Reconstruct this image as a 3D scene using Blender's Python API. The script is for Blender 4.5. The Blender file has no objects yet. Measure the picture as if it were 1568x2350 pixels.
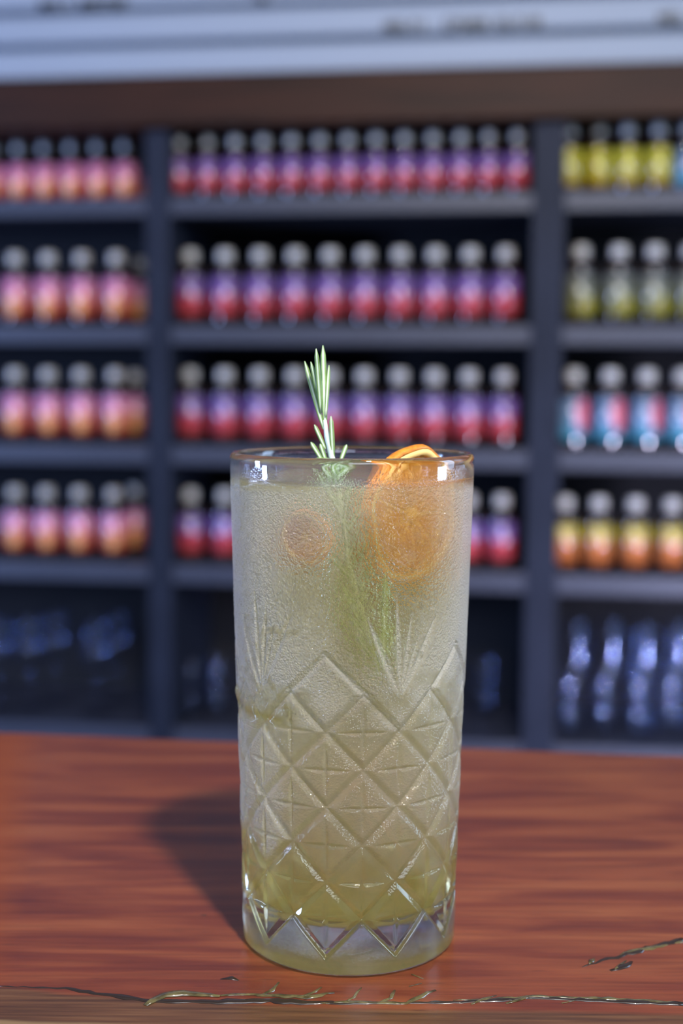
import bpy, bmesh, math, random
import numpy as np
from math import sin, cos, pi, radians, sqrt, atan2, degrees
from mathutils import Vector, Matrix
random.seed(7); rng = np.random.default_rng(11)
S = bpy.context.scene
COL = S.collection

# ------------------------------------------------------------------ camera
BAR = 1.05                       # height of the bar top
FPX, PITCH, ROLL, CH = 3000.0, radians(5.58), radians(0.37), 0.1763
GX, GY = 0.0032, 0.4079          # glass axis
cam = bpy.data.cameras.new('camera'); camo = bpy.data.objects.new('camera', cam); COL.objects.link(camo)
cam.sensor_fit = 'VERTICAL'; cam.sensor_height = 23.5; cam.lens = 23.5*FPX/2350
cam.clip_start = 0.02
cam.dof.use_dof = True; cam.dof.focus_distance = 0.378; cam.dof.aperture_fstop = 4.5
camo.matrix_world = Matrix.Translation((0, 0, BAR+CH)) @ Matrix.Rotation(pi/2-PITCH, 4, 'X') @ Matrix.Rotation(ROLL, 4, 'Z')
S.camera = camo
# ------------------------------------------------------------------ exposure
S.view_settings.view_transform = 'Standard'; S.view_settings.look = 'None'
S.view_settings.gamma = 1; S.view_settings.use_curve_mapping = False
S.view_settings.exposure = 0.0
S.cycles.max_bounces = 14; S.cycles.transmission_bounces = 12; S.cycles.transparent_max_bounces = 16
S.cycles.diffuse_bounces = 3; S.cycles.glossy_bounces = 5; S.cycles.use_adaptive_sampling = True; S.cycles.adaptive_threshold = 0.03
S.cycles.caustics_reflective = False; S.cycles.sample_clamp_indirect = 6
# ------------------------------------------------------------------ world: dim bluish room light
W = bpy.data.worlds.new('world'); S.world = W; W.use_nodes = True
W.node_tree.nodes['Background'].inputs[0].default_value = (0.42, 0.55, 0.88, 1)
W.node_tree.nodes['Background'].inputs[1].default_value = 0.17

def area(name, loc, target, size, power, color, size_y=None, shape=None, spread=None):
    l = bpy.data.lights.new(name, 'AREA'); l.energy = power; l.color = color; l.size = size
    if size_y: l.shape = 'RECTANGLE'; l.size_y = size_y
    if shape: l.shape = shape
    if spread: l.spread = spread
    o = bpy.data.objects.new(name, l); COL.objects.link(o)
    o.location = loc
    o.rotation_euler = (Vector(target)-Vector(loc)).to_track_quat('-Z', 'Y').to_euler()
    return o
# ceiling lamp above and behind the camera, a little to the right
area('ceiling_lamp', (0.37, -0.58, BAR+1.56), (GX, GY, BAR+.05), 0.12, 54, (1.0, 0.92, 0.82), shape='DISK')
# daylight window on the left
area('window_light', (-3.3, 0.85, BAR+0.15), (0.3, 1.9, BAR), 0.40, 130, (0.34, 0.50, 1.0), size_y=1.05)
# wide soft daylight from the room behind the camera
area('room_light', (0.9, -2.6, BAR+1.5), (0.2, 2.6, BAR+.4), 2.2, 23, (0.68, 0.77, 1.0), size_y=1.2, spread=radians(80))
# added low bluish light behind the bar, brightens the lower right shelves
area('low_fill_light', (1.15, 0.95, BAR-0.40), (0.80, 2.6, BAR-0.55), 0.5, 9, (0.70, 0.70, 1.0), size_y=0.05, spread=radians(70))
# warm lamp in the ceiling in front of the shelves
area('shelf_ceiling_lamp', (0.1, 1.35, BAR+0.95), (0.1, 2.75, BAR+.32), 0.9, 6.5, (1.0, 0.88, 0.76), size_y=.3)
# bright window on the right, lights the right flank of the glass
area('side_window_light', (2.6, 0.9, BAR+0.55), (0, 0.5, BAR), 0.7, 45, (0.50, 0.70, 1.0), size_y=1.5)

# ------------------------------------------------------------------ helpers
def ray(px, py):
    x = px-784; y = py-1175
    xr = x*cos(ROLL)+y*sin(ROLL); yr = -x*sin(ROLL)+y*cos(ROLL)
    a = xr/FPX; b = -yr/FPX
    return Vector((a, cos(PITCH)+b*sin(PITCH), -sin(PITCH)+b*cos(PITCH)))
def at_y(px, py, Y):
    d = ray(px, py); t = Y/d.y; return Vector((d.x*t, Y, BAR+CH+d.z*t))
def on_bar(px, py, z=0.0):
    d = ray(px, py); t = -(CH-z)/d.z; return Vector((d.x*t, d.y*t, BAR+z))

def tag(o, label=None, cat=None, group=None, kind=None):
    if label: o['label'] = label
    if cat: o['category'] = cat
    if group: o['group'] = group
    if kind: o['kind'] = kind
    return o
def empty(name, loc, label, cat, group=None, rot=(0, 0, 0)):
    o = bpy.data.objects.new(name, None); COL.objects.link(o); o.location = loc; o.rotation_euler = rot
    o.empty_display_size = .02
    return tag(o, label, cat, group)
def mesh(name, verts, faces, mats, parent=None, smooth=False, fm=None, bevel=0):
    me = bpy.data.meshes.new(name)
    me.from_pydata([tuple(v) for v in verts], [], [tuple(f) for f in faces])
    for m in (mats if isinstance(mats, (list, tuple)) else [mats]): me.materials.append(m)
    if fm is not None: me.polygons.foreach_set('material_index', np.array(fm, dtype=np.int32))
    if smooth: me.polygons.foreach_set('use_smooth', np.ones(len(me.polygons), dtype=bool))
    me.update()
    o = bpy.data.objects.new(name, me); COL.objects.link(o)
    if parent: o.parent = parent
    if bevel:
        b = o.modifiers.new('bevel', 'BEVEL'); b.width = bevel; b.segments = 2
    return o
def boxv(x0, x1, y0, y1, z0, z1):
    v = [(x, y, z) for z in (z0, z1) for y in (y0, y1) for x in (x0, x1)]
    f = [(0, 2, 3, 1), (4, 5, 7, 6), (0, 1, 5, 4), (2, 6, 7, 3), (0, 4, 6, 2), (1, 3, 7, 5)]
    return v, f
def box(name, b, mat, parent=None, bevel=0.0):
    v, f = boxv(*b); return mesh(name, v, f, mat, parent, bevel=bevel)
def lathe(prof, n=24, close=True):
    v = []; f = []
    for (r, z) in prof:
        for i in range(n):
            a = 2*pi*i/n; v.append((r*cos(a), r*sin(a), z))
    for j in range(len(prof)-1):
        for i in range(n):
            k = (i+1) % n
            f.append((j*n+i, j*n+k, (j+1)*n+k, (j+1)*n+i))
    if close:
        f.append(tuple(range(n-1, -1, -1))); f.append(tuple((len(prof)-1)*n+i for i in range(n)))
    return v, f
def tube(pts, rads, n=8, flat=1.0):
    pts = [Vector(p) for p in pts]; v = []; f = []
    up = Vector((0, 0, 1))
    for i, p in enumerate(pts):
        t = (pts[min(i+1, len(pts)-1)]-pts[max(i-1, 0)]).normalized()
        s = t.cross(up)
        if s.length < 1e-3: s = t.cross(Vector((0, 1, 0)))
        s.normalize(); b = s.cross(t).normalized()
        for k in range(n):
            a = 2*pi*k/n; v.append(p+s*cos(a)*rads[i]+b*sin(a)*rads[i]*flat)
    for i in range(len(pts)-1):
        for k in range(n):
            q = (k+1) % n; f.append((i*n+k, i*n+q, (i+1)*n+q, (i+1)*n+k))
    f.append(tuple(range(n-1, -1, -1))); f.append(tuple((len(pts)-1)*n+k for k in range(n)))
    return v, f
def join(parts):
    V = []; F = []
    for v, f in parts:
        o = len(V); V += list(v); F += [tuple(i+o for i in q) for q in f]
    return V, F
def jitter_line(pts, step, amp, sd=0):
    r = random.Random(sd); out = []
    for a, b in zip(pts[:-1], pts[1:]):
        a = Vector(a); b = Vector(b); n = max(1, int((b-a).length/step))
        for i in range(n):
            out.append(a.lerp(b, i/n)+Vector((r.uniform(-amp, amp), r.uniform(-amp, amp), 0)))
    out.append(Vector(pts[-1])); return out

# ------------------------------------------------------------------ node helpers
class NT:
    def __init__(s, name):
        s.m = bpy.data.materials.new(name); s.m.use_nodes = True; s.t = s.m.node_tree; s.t.nodes.clear()
        s.out = s.n('ShaderNodeOutputMaterial')
    def n(s, typ, **kw):
        x = s.t.nodes.new(typ)
        for k, v in kw.items():
            if k.startswith('i_'):
                x.inputs[k[2:].replace('_', ' ')].default_value = v
            else: setattr(x, k, v)
        return x
    def l(s, a, b): s.t.links.new(a, b)
    def val(s, sock, v):
        if hasattr(v, 'is_output') or isinstance(v, bpy.types.NodeSocket): s.l(v, sock)
        else: sock.default_value = v
    def math(s, op, a, b=None, clamp=False):
        x = s.n('ShaderNodeMath', operation=op, use_clamp=clamp); s.val(x.inputs[0], a)
        if b is not None: s.val(x.inputs[1], b)
        return x.outputs[0]
    def mix(s, fac, a, b):
        x = s.n('ShaderNodeMixShader'); s.val(x.inputs[0], fac); s.l(a, x.inputs[1]); s.l(b, x.inputs[2]); return x.outputs[0]
    def mixc(s, fac, a, b):
        x = s.n('ShaderNodeMix', data_type='RGBA'); s.val(x.inputs[0], fac); s.val(x.inputs[6], a); s.val(x.inputs[7], b); return x.outputs[2]
    def ramp(s, fac, stops):
        x = s.n('ShaderNodeValToRGB'); s.val(x.inputs[0], fac); e = x.color_ramp.elements
        while len(e) < len(stops): e.new(0.5)
        for q, (p, c) in zip(e, stops): q.position = p; q.color = c if len(c) == 4 else (*c, 1)
        return x.outputs[0]
    def end(s, sh): s.l(sh, s.out.inputs[0]); return s.m
def pbsdf(t, color, rough, **kw):
    b = t.n('ShaderNodeBsdfPrincipled'); t.val(b.inputs['Base Color'], color); t.val(b.inputs['Roughness'], rough)
    for k, v in kw.items(): t.val(b.inputs[k.replace('_', ' ')], v)
    return b
def simple(name, color, rough=.5, metal=0, coat=0, noise=.12, scale=30):
    t = NT(name); tc = t.n('ShaderNodeTexCoord'); nz = t.n('ShaderNodeTexNoise'); nz.inputs['Scale'].default_value = scale
    t.l(tc.outputs['Object'], nz.inputs['Vector'])
    c = t.mixc(nz.outputs[0], (*[x*(1-noise) for x in color], 1), (*[min(1, x*(1+noise)) for x in color], 1))
    b = pbsdf(t, c, rough, Metallic=float(metal), Coat_Weight=float(coat))
    return t.end(b.outputs[0])

# ================================================================== SETTING
m_wall = simple('dark_wall_paint', (0.03, 0.032, 0.04), .8)
m_floor = simple('dark_floor_tile', (0.06, 0.055, 0.05), .5)
K = 0.138
TH = math.atan(K); Z0 = 2.70
SX = Vector((cos(TH), -sin(TH), 0)); SN = Vector((sin(TH), cos(TH), 0))     # along the shelf; away from us
SO = Vector((0, Z0, 0))
def shelf_sz(px, py, w=0.0):
    """photo point -> (along, height) on the shelf's front plane pushed back by w"""
    d = ray(px, py); t = (SO.dot(SN)+w)/d.dot(SN)
    p = d*t; return (p-SO).dot(SX), BAR+CH+p.z
fl = box('floor', (-3.4, 3.2, -3.0, 3.6, -0.05, 0), m_floor); fl['kind'] = 'structure'
wb = empty('x', (0, 0, 0), None, None); COL.objects.unlink(wb); bpy.data.objects.remove(wb)
v, f = boxv(-3.3, 3.3, .42, .50, 0, 3.0)
wl = mesh('wall_back', v, f, m_wall); wl.location = SO; wl.rotation_euler = (0, 0, -TH); wl['kind'] = 'structure'

# ================================================================== SHELVING
def paint_black():
    t = NT('blue_black_paint'); tc = t.n('ShaderNodeTexCoord')
    nz = t.n('ShaderNodeTexNoise'); nz.inputs['Scale'].default_value = 6; t.l(tc.outputs['Object'], nz.inputs['Vector'])
    c = t.ramp(nz.outputs[0], [(.3, (.010, .013, .023)), (.7, (.016, .020, .035))])
    return t.end(pbsdf(t, c, .55, Specular_IOR_Level=.15).outputs[0])
m_shelf = paint_black()
m_edge = simple('board_edge_paint', (.030, .034, .054), .5, noise=.2, scale=6)
m_inner = simple('black_back_board', (0.004, 0.004, 0.006), .9)
unit = empty('shelving_unit', SO, 'tall blue-black shelving unit with three bays behind the bar', 'shelves', rot=(0, 0, -TH))
DEPTH = .36
rows_y = [(446, 488), (746, 790), (1027, 1072), (1306, 1350), (1690, 1730)]     # board front edge at x = 784
rows_z = []
for a, b in rows_y:
    rows_z.append((shelf_sz(784, b)[1], shelf_sz(784, a)[1]))
ZB = rows_z[4][0]-.10
ztop = shelf_sz(784, 290)[1]
def sx(px, py=1000, w=0.0): return shelf_sz(px, py, w)[0]
uprights = [(sx(338, 1000), sx(392, 1000)), (sx(1213, 1000), sx(1250, 1000)), (sx(1251, 1000), sx(1285, 1000))]
s_left, s_right = -1.25, 1.25
for u in uprights + [(s_left-.05, s_left), (s_right, s_right+.05)]:
    box('upright', (u[0], u[1], 0, DEPTH, .02, ztop), m_shelf, unit, bevel=.002)
bays = [(s_left, uprights[0][0]), (uprights[0][1], uprights[1][0]), (uprights[2][1], s_right)]
for (z0, z1) in rows_z:
    for (a, b) in bays:
        box('shelf_board', (a, b, .004, DEPTH, z0, z1), m_edge, unit, bevel=.002)
box('kick_board', (s_left, s_right, .03, .06, .02, rows_z[4][0]), m_shelf, unit)
box('back_panel', (s_left-.05, s_right+.05, DEPTH, DEPTH+.02, .02, ztop), m_inner, unit)
# wooden beam above
def darkwood():
    t = NT('dark_stained_beam'); tc = t.n('ShaderNodeTexCoord'); mp = t.n('ShaderNodeMapping'); mp.inputs['Scale'].default_value = (1.5, 12, 14)
    t.l(tc.outputs['Object'], mp.inputs[0]); nz = t.n('ShaderNodeTexNoise'); nz.inputs['Scale'].default_value = 2.5; nz.inputs['Detail'].default_value = 5
    t.l(mp.outputs[0], nz.inputs['Vector'])
    c = t.ramp(nz.outputs[0], [(.3, (.018, .006, .002)), (.7, (.038, .012, .005))])
    return t.end(pbsdf(t, c, .55, Specular_IOR_Level=.2).outputs[0])
zb0, zb1 = shelf_sz(784, 286)[1], shelf_sz(784, 169)[1]
v, f = boxv(-1.4, 1.4, -.03, DEPTH+.06, zb0, zb1)
beam = mesh('wooden_beam', v, f, darkwood(), bevel=.004); beam.location = SO; beam.rotation_euler = (0, 0, -TH)
tag(beam, 'long dark brown wooden beam running above the shelving unit', 'beam')
# menu letter board above the beam
m_board = simple('letter_board_white', (.27, .31, .37), .6, noise=.03, scale=5)
m_groove = simple('letter_board_gap_shade', (.125, .16, .21), .7)  # darker than the slats: shade of the gaps put into the colour
m_letter = simple('black_board_letter', (.012, .014, .02), .5)
zm = zb1
board = empty('menu_board', SO+Vector((0, 0, zm)), 'white letter board with ribbed rails and black lettering above the beam', 'menu board', rot=(0, 0, -TH))
pitch_m = (shelf_sz(784, 75)[1]-shelf_sz(784, 157)[1])
hgt = pitch_m*6
box('board_panel', (-1.4, 1.4, .03, .06, 0, hgt), m_groove, board)
zr = 0.004
strip_z = []
for k in range(6):
    z0 = shelf_sz(784, 165)[1]-zm+.004+k*pitch_m
    z1 = z0+pitch_m*.76
    v, f = boxv(-1.4, 1.4, 0, .03, z0, z1)
    mesh('rail_slat', v, f, m_board, board, bevel=.003)
    strip_z.append((z0, z1))
def glyph(kind, h):
    w = h*.62; t = h*.17; q = []
    def b(x0, x1, z0, z1): q.append(boxv(x0, x1, -.004, 0, z0, z1))
    if kind in 'EFHNLUCO': b(0, t, 0, h)
    if kind in 'HNUO': b(w-t, w, 0, h)
    if kind in 'EFCOT': b(0, w, h-t, h)
    if kind in 'ELUCO': b(0, w, 0, t)
    if kind in 'EFH': b(0, w*.85, h*.42, h*.42+t)
    if kind in 'TI': b(w/2-t/2, w/2+t/2, 0, h)
    if kind == 'N':
        for i in range(4): b(t+(w-2*t)*i/4, t+(w-2*t)*(i+1)/4+.001, h*(.75-.25*i), h*(1-.22*i))
    if not q: b(0, w, 0, h)
    return join(q)
def lettering(px0, px1, py, word_gaps, h=.021):
    s0, z = shelf_sz(px0, py, -.0); s1, _ = shelf_sz(px1, py)
    x = s0; seq = 'HELTINOCFUEN'; i = 0
    while x < s1:
        frac = (x-s0)/(s1-s0)
        if not any(a < frac < b for a, b in word_gaps):
            gv, gf = glyph(seq[i % len(seq)], h)
            o = mesh('letter', [(a+x, b, c+z-zm) for a, b, c in gv], gf, m_letter, board)
        i += 1; x += h*.82
lettering(92, 285, 27, [(.34, .42)])
lettering(883, 1238, 74, [(.27, .38), (.63, .72)])
lettering(1512, 1566, 54, [])
lettering(588, 618, 6, [], h=.012)

# ================================================================== BOTTLES
def glossy_glass(name, col, rough=.1):
    t = NT(name); return t.end(pbsdf(t, (*col, 1), rough, Coat_Weight=.6, Coat_Roughness=.06).outputs[0])
m_brown = glossy_glass('brown_bottle_glass', (.018, .009, .006))
def capmat():
    t = NT('silver_cap'); tc = t.n('ShaderNodeTexCoord'); nz = t.n('ShaderNodeTexNoise'); nz.inputs['Scale'].default_value = 60
    t.l(tc.outputs['Object'], nz.inputs['Vector'])
    c = t.ramp(nz.outputs[0], [(.3, (.44, .42, .39)), (.7, (.56, .54, .51))])
    return t.end(pbsdf(t, c, .32, Metallic=.15, Coat_Weight=.4).outputs[0])
m_cap = capmat()
def labelmat(name, stops, patch=None, pa=(0, 0)):
    """stops: bottom to top of the label; patch = colour printed on one side"""
    t = NT(name); tc = t.n('ShaderNodeTexCoord'); sp = t.n('ShaderNodeSeparateXYZ'); t.l(tc.outputs['Object'], sp.inputs[0])
    zz = t.math('DIVIDE', t.math('SUBTRACT', sp.outputs[2], .020), .078, clamp=True)
    nz = t.n('ShaderNodeTexNoise'); nz.inputs['Scale'].default_value = 70; t.l(tc.outputs['Object'], nz.inputs['Vector'])
    zz = t.math('ADD', zz, t.math('MULTIPLY', t.math('SUBTRACT', nz.outputs[0], .5), .16))
    c = t.ramp(zz, stops)
    if patch:
        dx = t.math('DIVIDE', t.math('SUBTRACT', sp.outputs[0], pa[0]), pa[2]); dz = t.math('DIVIDE', t.math('SUBTRACT', sp.outputs[2], pa[1]), pa[3])
        r = t.math('ADD', t.math('MULTIPLY', dx, dx), t.math('MULTIPLY', dz, dz))
        k = t.math('SUBTRACT', 1.0, t.math('SMOOTH_MIN', r, 1.0), clamp=True)
        k = t.math('MULTIPLY', k, 1.6, clamp=True)
        c = t.mixc(k, c, (*patch, 1))
    return t.end(pbsdf(t, c, .34, Coat_Weight=1.0, Coat_Roughness=.13, Coat_IOR=1.6).outputs[0])
LM = {
 'violet': labelmat('violet_red_label', [(0, (.08, .02, .02)), (.06, (.44, .045, .05)), (.46, (.42, .04, .06)), (.60, (.19, .085, .26)), (1, (.15, .09, .28))]),
 'pink': labelmat('pink_orange_label', [(0, (.42, .04, .03)), (.30, (.66, .14, .07)), (.62, (.68, .22, .28)), (1, (.50, .18, .40))], (.85, .42, .16), (.004, .040, .013, .022)),
 'yellow': labelmat('yellow_label', [(0, (.40, .17, .02)), (.2, (.42, .35, .025)), (1, (.44, .41, .04))]),
 'olive': labelmat('grey_olive_label', [(0, (.22, .20, .03)), (.5, (.16, .16, .08)), (1, (.12, .13, .13))], (.34, .30, .02), (.016, .038, .012, .02)),
 'teal': labelmat('teal_label', [(0, (.05, .30, .40)), (.5, (.14, .24, .36)), (1, (.10, .16, .26))], (.60, .10, .16), (.018, .066, .016, .036)),
 'amber': labelmat('amber_orange_label', [(0, (.34, .08, .015)), (.45, (.46, .15, .04)), (.6, (.44, .22, .05)), (.75, (.38, .29, .03)), (1, (.34, .26, .025))]),
}
WORD = {'violet': 'violet over red', 'pink': 'pink and orange', 'yellow': 'bright yellow', 'olive': 'grey olive', 'teal': 'teal and pink', 'amber': 'yellow over orange'}
BR = .0275
body_prof = [(.001, .0), (.022, .0), (.0262, .0022), (BR, .007), (BR, .102), (.0265, .110), (.0225, .118), (.0165, .124), (.0130, .128), (.0128, .133)]
cap_prof = [(.0138, .127), (.0152, .129), (.0152, .146), (.0146, .149), (.0120, .1512), (.002, .152)]
lab_prof = [(BR+.0001, .020), (BR+.0007, .0203), (BR+.0007, .0977), (BR+.0001, .098)]
bv, bf = lathe(body_prof, 28); cv, cf = lathe(cap_prof, 24); lv, lf = lathe(lab_prof, 32, close=False)
def data_of(name, v, f, m):
    o = mesh(name, v, f, m, smooth=True); d = o.data; bpy.data.objects.remove(o); return d
D_body = data_of('bottle_body', bv, bf, m_brown); D_cap = data_of('cap', cv, cf, m_cap)
D_lab = {k: data_of('label_'+k, lv, lf, m) for k, m in LM.items()}
ORD = ['first', 'second', 'third', 'fourth', 'fifth', 'sixth', 'seventh', 'eighth', 'ninth', 'tenth', 'eleventh', 'twelfth', 'thirteenth']
def bottle(s, w, z, kind, scale, label, group):
    p = SO + SX*s + SN*w
    e = empty('bottle', (p.x, p.y, z), label, 'bottle', group, rot=(0, 0, -TH+random.uniform(-.15, .15)))
    e.scale = (scale,)*3
    for nm, d in (('bottle_body', D_body), ('paper_label', D_lab[kind]), ('cap', D_cap)):
        o = bpy.data.objects.new(nm, d); COL.objects.link(o); o.parent = e
# row, bay, kind, photo x of every bottle axis, base photo row shift, setback, scale
def line(a, b, n): return [a+(b-a)*i/(n-1) for i in range(n)]
SHELFNAME = ['top shelf', 'second shelf down', 'third shelf down', 'fourth shelf down']
BAYNAME = ['left bay', 'middle bay', 'right bay']
plan = [
 (0, 0, 'pink', [-76, -16, 44, 104, 165, 225, 288], .13, .90),
 (0, 1, 'violet', line(412, 1188, 13), .07, .87),
 (0, 2, 'yellow', [1306, 1373, 1441, 1512], .07, .92),
 (1, 0, 'pink', [-42, 36, 112, 190, 268], .09, 1.05),
 (1, 1, 'violet', line(437, 1160, 10), .07, 1.06),
 (1, 2, 'olive', [1332, 1420, 1502, 1584], .07, 1.08),
 (2, 0, 'pink', [-40, 36, 112, 188, 266], .07, 1.05),
 (2, 1, 'violet', line(437, 1156, 10), .07, 1.06),
 (2, 2, 'teal', [1316, 1400, 1484, 1566], .05, 1.08),
 (3, 0, 'pink', [-40, 36, 108, 184, 262], .07, 1.02),
 (3, 1, 'violet', [437, 517, 597, 677, 757, 837, 917, 997, 1075, 1152], .07, 1.03),
 (3, 2, 'amber', [1296, 1374, 1458, 1542], .05, 1.03),
]
for r, b, kind, xs, w, sc in plan:
    ztopb = rows_z[r][1]
    grp = f'{WORD[kind]} bottles on the {SHELFNAME[r]}, {BAYNAME[b]}'
    vis = [x for x in xs if x > -25]
    n = 0
    for px in xs:
        if px < -25 or px > 1590: continue
        s, _ = shelf_sz(px, [390, 660, 940, 1210][r], w)
        lab = f'silver-capped bottle, {WORD[kind]} label, {ORD[n]} from left on {SHELFNAME[r]}, {BAYNAME[b]}'
        n += 1
        bottle(s, w, ztopb, kind, sc, lab, grp)
# end bottles of the left bay (pushed to the corner) and an odd one at the far right of the top shelf
s, _ = shelf_sz(316, 390, .26); bottle(s, .26, rows_z[0][1], 'pink', .88, 'pink bottle pushed back in the right corner of the left bay, top shelf', 'corner bottles of the left bay')
s, _ = shelf_sz(345, 660, .16); bottle(s-.03, .20, rows_z[1][1], 'pink', 1.03, 'shaded pink bottle beside the upright in the left bay, second shelf down', 'corner bottles of the left bay')
s, _ = shelf_sz(322, 940, .16); bottle(s-.01, .16, rows_z[2][1], 'pink', 1.03, 'shaded pink bottle beside the upright in the left bay, third shelf down', 'corner bottles of the left bay')
s, _ = shelf_sz(322, 1210, .16); bottle(s-.01, .16, rows_z[3][1], 'pink', 1.03, 'shaded pink bottle beside the upright in the left bay, fourth shelf down', 'corner bottles of the left bay')
s, _ = shelf_sz(1578, 390, .07); bottle(s, .07, rows_z[0][1], 'teal', .92, 'teal bottle right of the yellow ones on the top shelf, right bay', None)

# ---- glasses on the bottom shelf
def thin_glass():
    t = NT('shelf_glass'); gl = t.n('ShaderNodeBsdfGlossy'); gl.inputs['Roughness'].default_value = .08; gl.inputs['Color'].default_value = (.30, .38, .65, 1)
    tr = t.n('ShaderNodeBsdfTransparent'); lw = t.n('ShaderNodeLayerWeight'); lw.inputs['Blend'].default_value = .35
    fac = t.math('ADD', t.math('MULTIPLY', lw.outputs['Facing'], .28), .03, clamp=True)
    return t.end(t.mix(fac, tr.outputs[0], gl.outputs[0]))
m_sg = thin_glass()
tumb = [(.001, .0), (.026, .0), (.029, .004), (.032, .05), (.036, .105), (.0375, .110), (.0355, .109), (.031, .05), (.027, .012), (.001, .012)]
stem = [(.001, .0), (.034, .0), (.034, .002), (.008, .006), (.0045, .015), (.0045, .075), (.010, .082), (.028, .098), (.037, .125), (.036, .160), (.031, .190), (.029, .190), (.034, .160), (.034, .125), (.026, .102), (.001, .090)]
D_tumb = data_of('tumbler', *lathe(tumb, 28), m_sg); D_stem = data_of('wine_glass', *lathe(stem, 28), m_sg)
zs = rows_z[4][1]
gl_plan = [
 (0, 'wine_glass', -5, .10), (0, 'wine_glass', 70, .12), (0, 'wine_glass', 128, .20), (0, 'wine_glass', 222, .10), (0, 'wine_glass', 268, .22),
 (1, 'tumbler', 440, .12), (1, 'tumbler', 505, .16), (1, 'tumbler', 1110, .25),
 (2, 'tumbler', 1318, .10), (2, 'tumbler', 1396, .12), (2, 'tumbler', 1474, .10), (2, 'tumbler', 1550, .14)]
cnt = {}
for b, nm, px, w in gl_plan:
    cnt[b] = cnt.get(b, 0)+1; k = cnt[b]-1
    s, _ = shelf_sz(px, 1600, w); p = SO+SX*s+SN*w
    o = bpy.data.objects.new(nm, D_stem if nm == 'wine_glass' else D_tumb); COL.objects.link(o)
    o.location = (p.x, p.y, zs); o.scale = (1.06, 1.06, 1.15)
    word = 'clear stemmed glass' if nm == 'wine_glass' else 'clear tumbler'
    tag(o, f'{word}, {ORD[k]} from left on the bottom shelf, {BAYNAME[b]}', 'glass', f'glassware on the bottom shelf, {BAYNAME[b]}')
    if b == 2:      # a second tumbler upside down on top of it
        q = o.copy(); COL.objects.link(q); q.location = (p.x, p.y, zs+.1275*2); q.rotation_euler = (pi, 0, 0)
        tag(q, f'upturned clear tumbler resting on the {ORD[k]} one, bottom shelf, {BAYNAME[b]}', 'glass', f'glassware on the bottom shelf, {BAYNAME[b]}')

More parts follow.
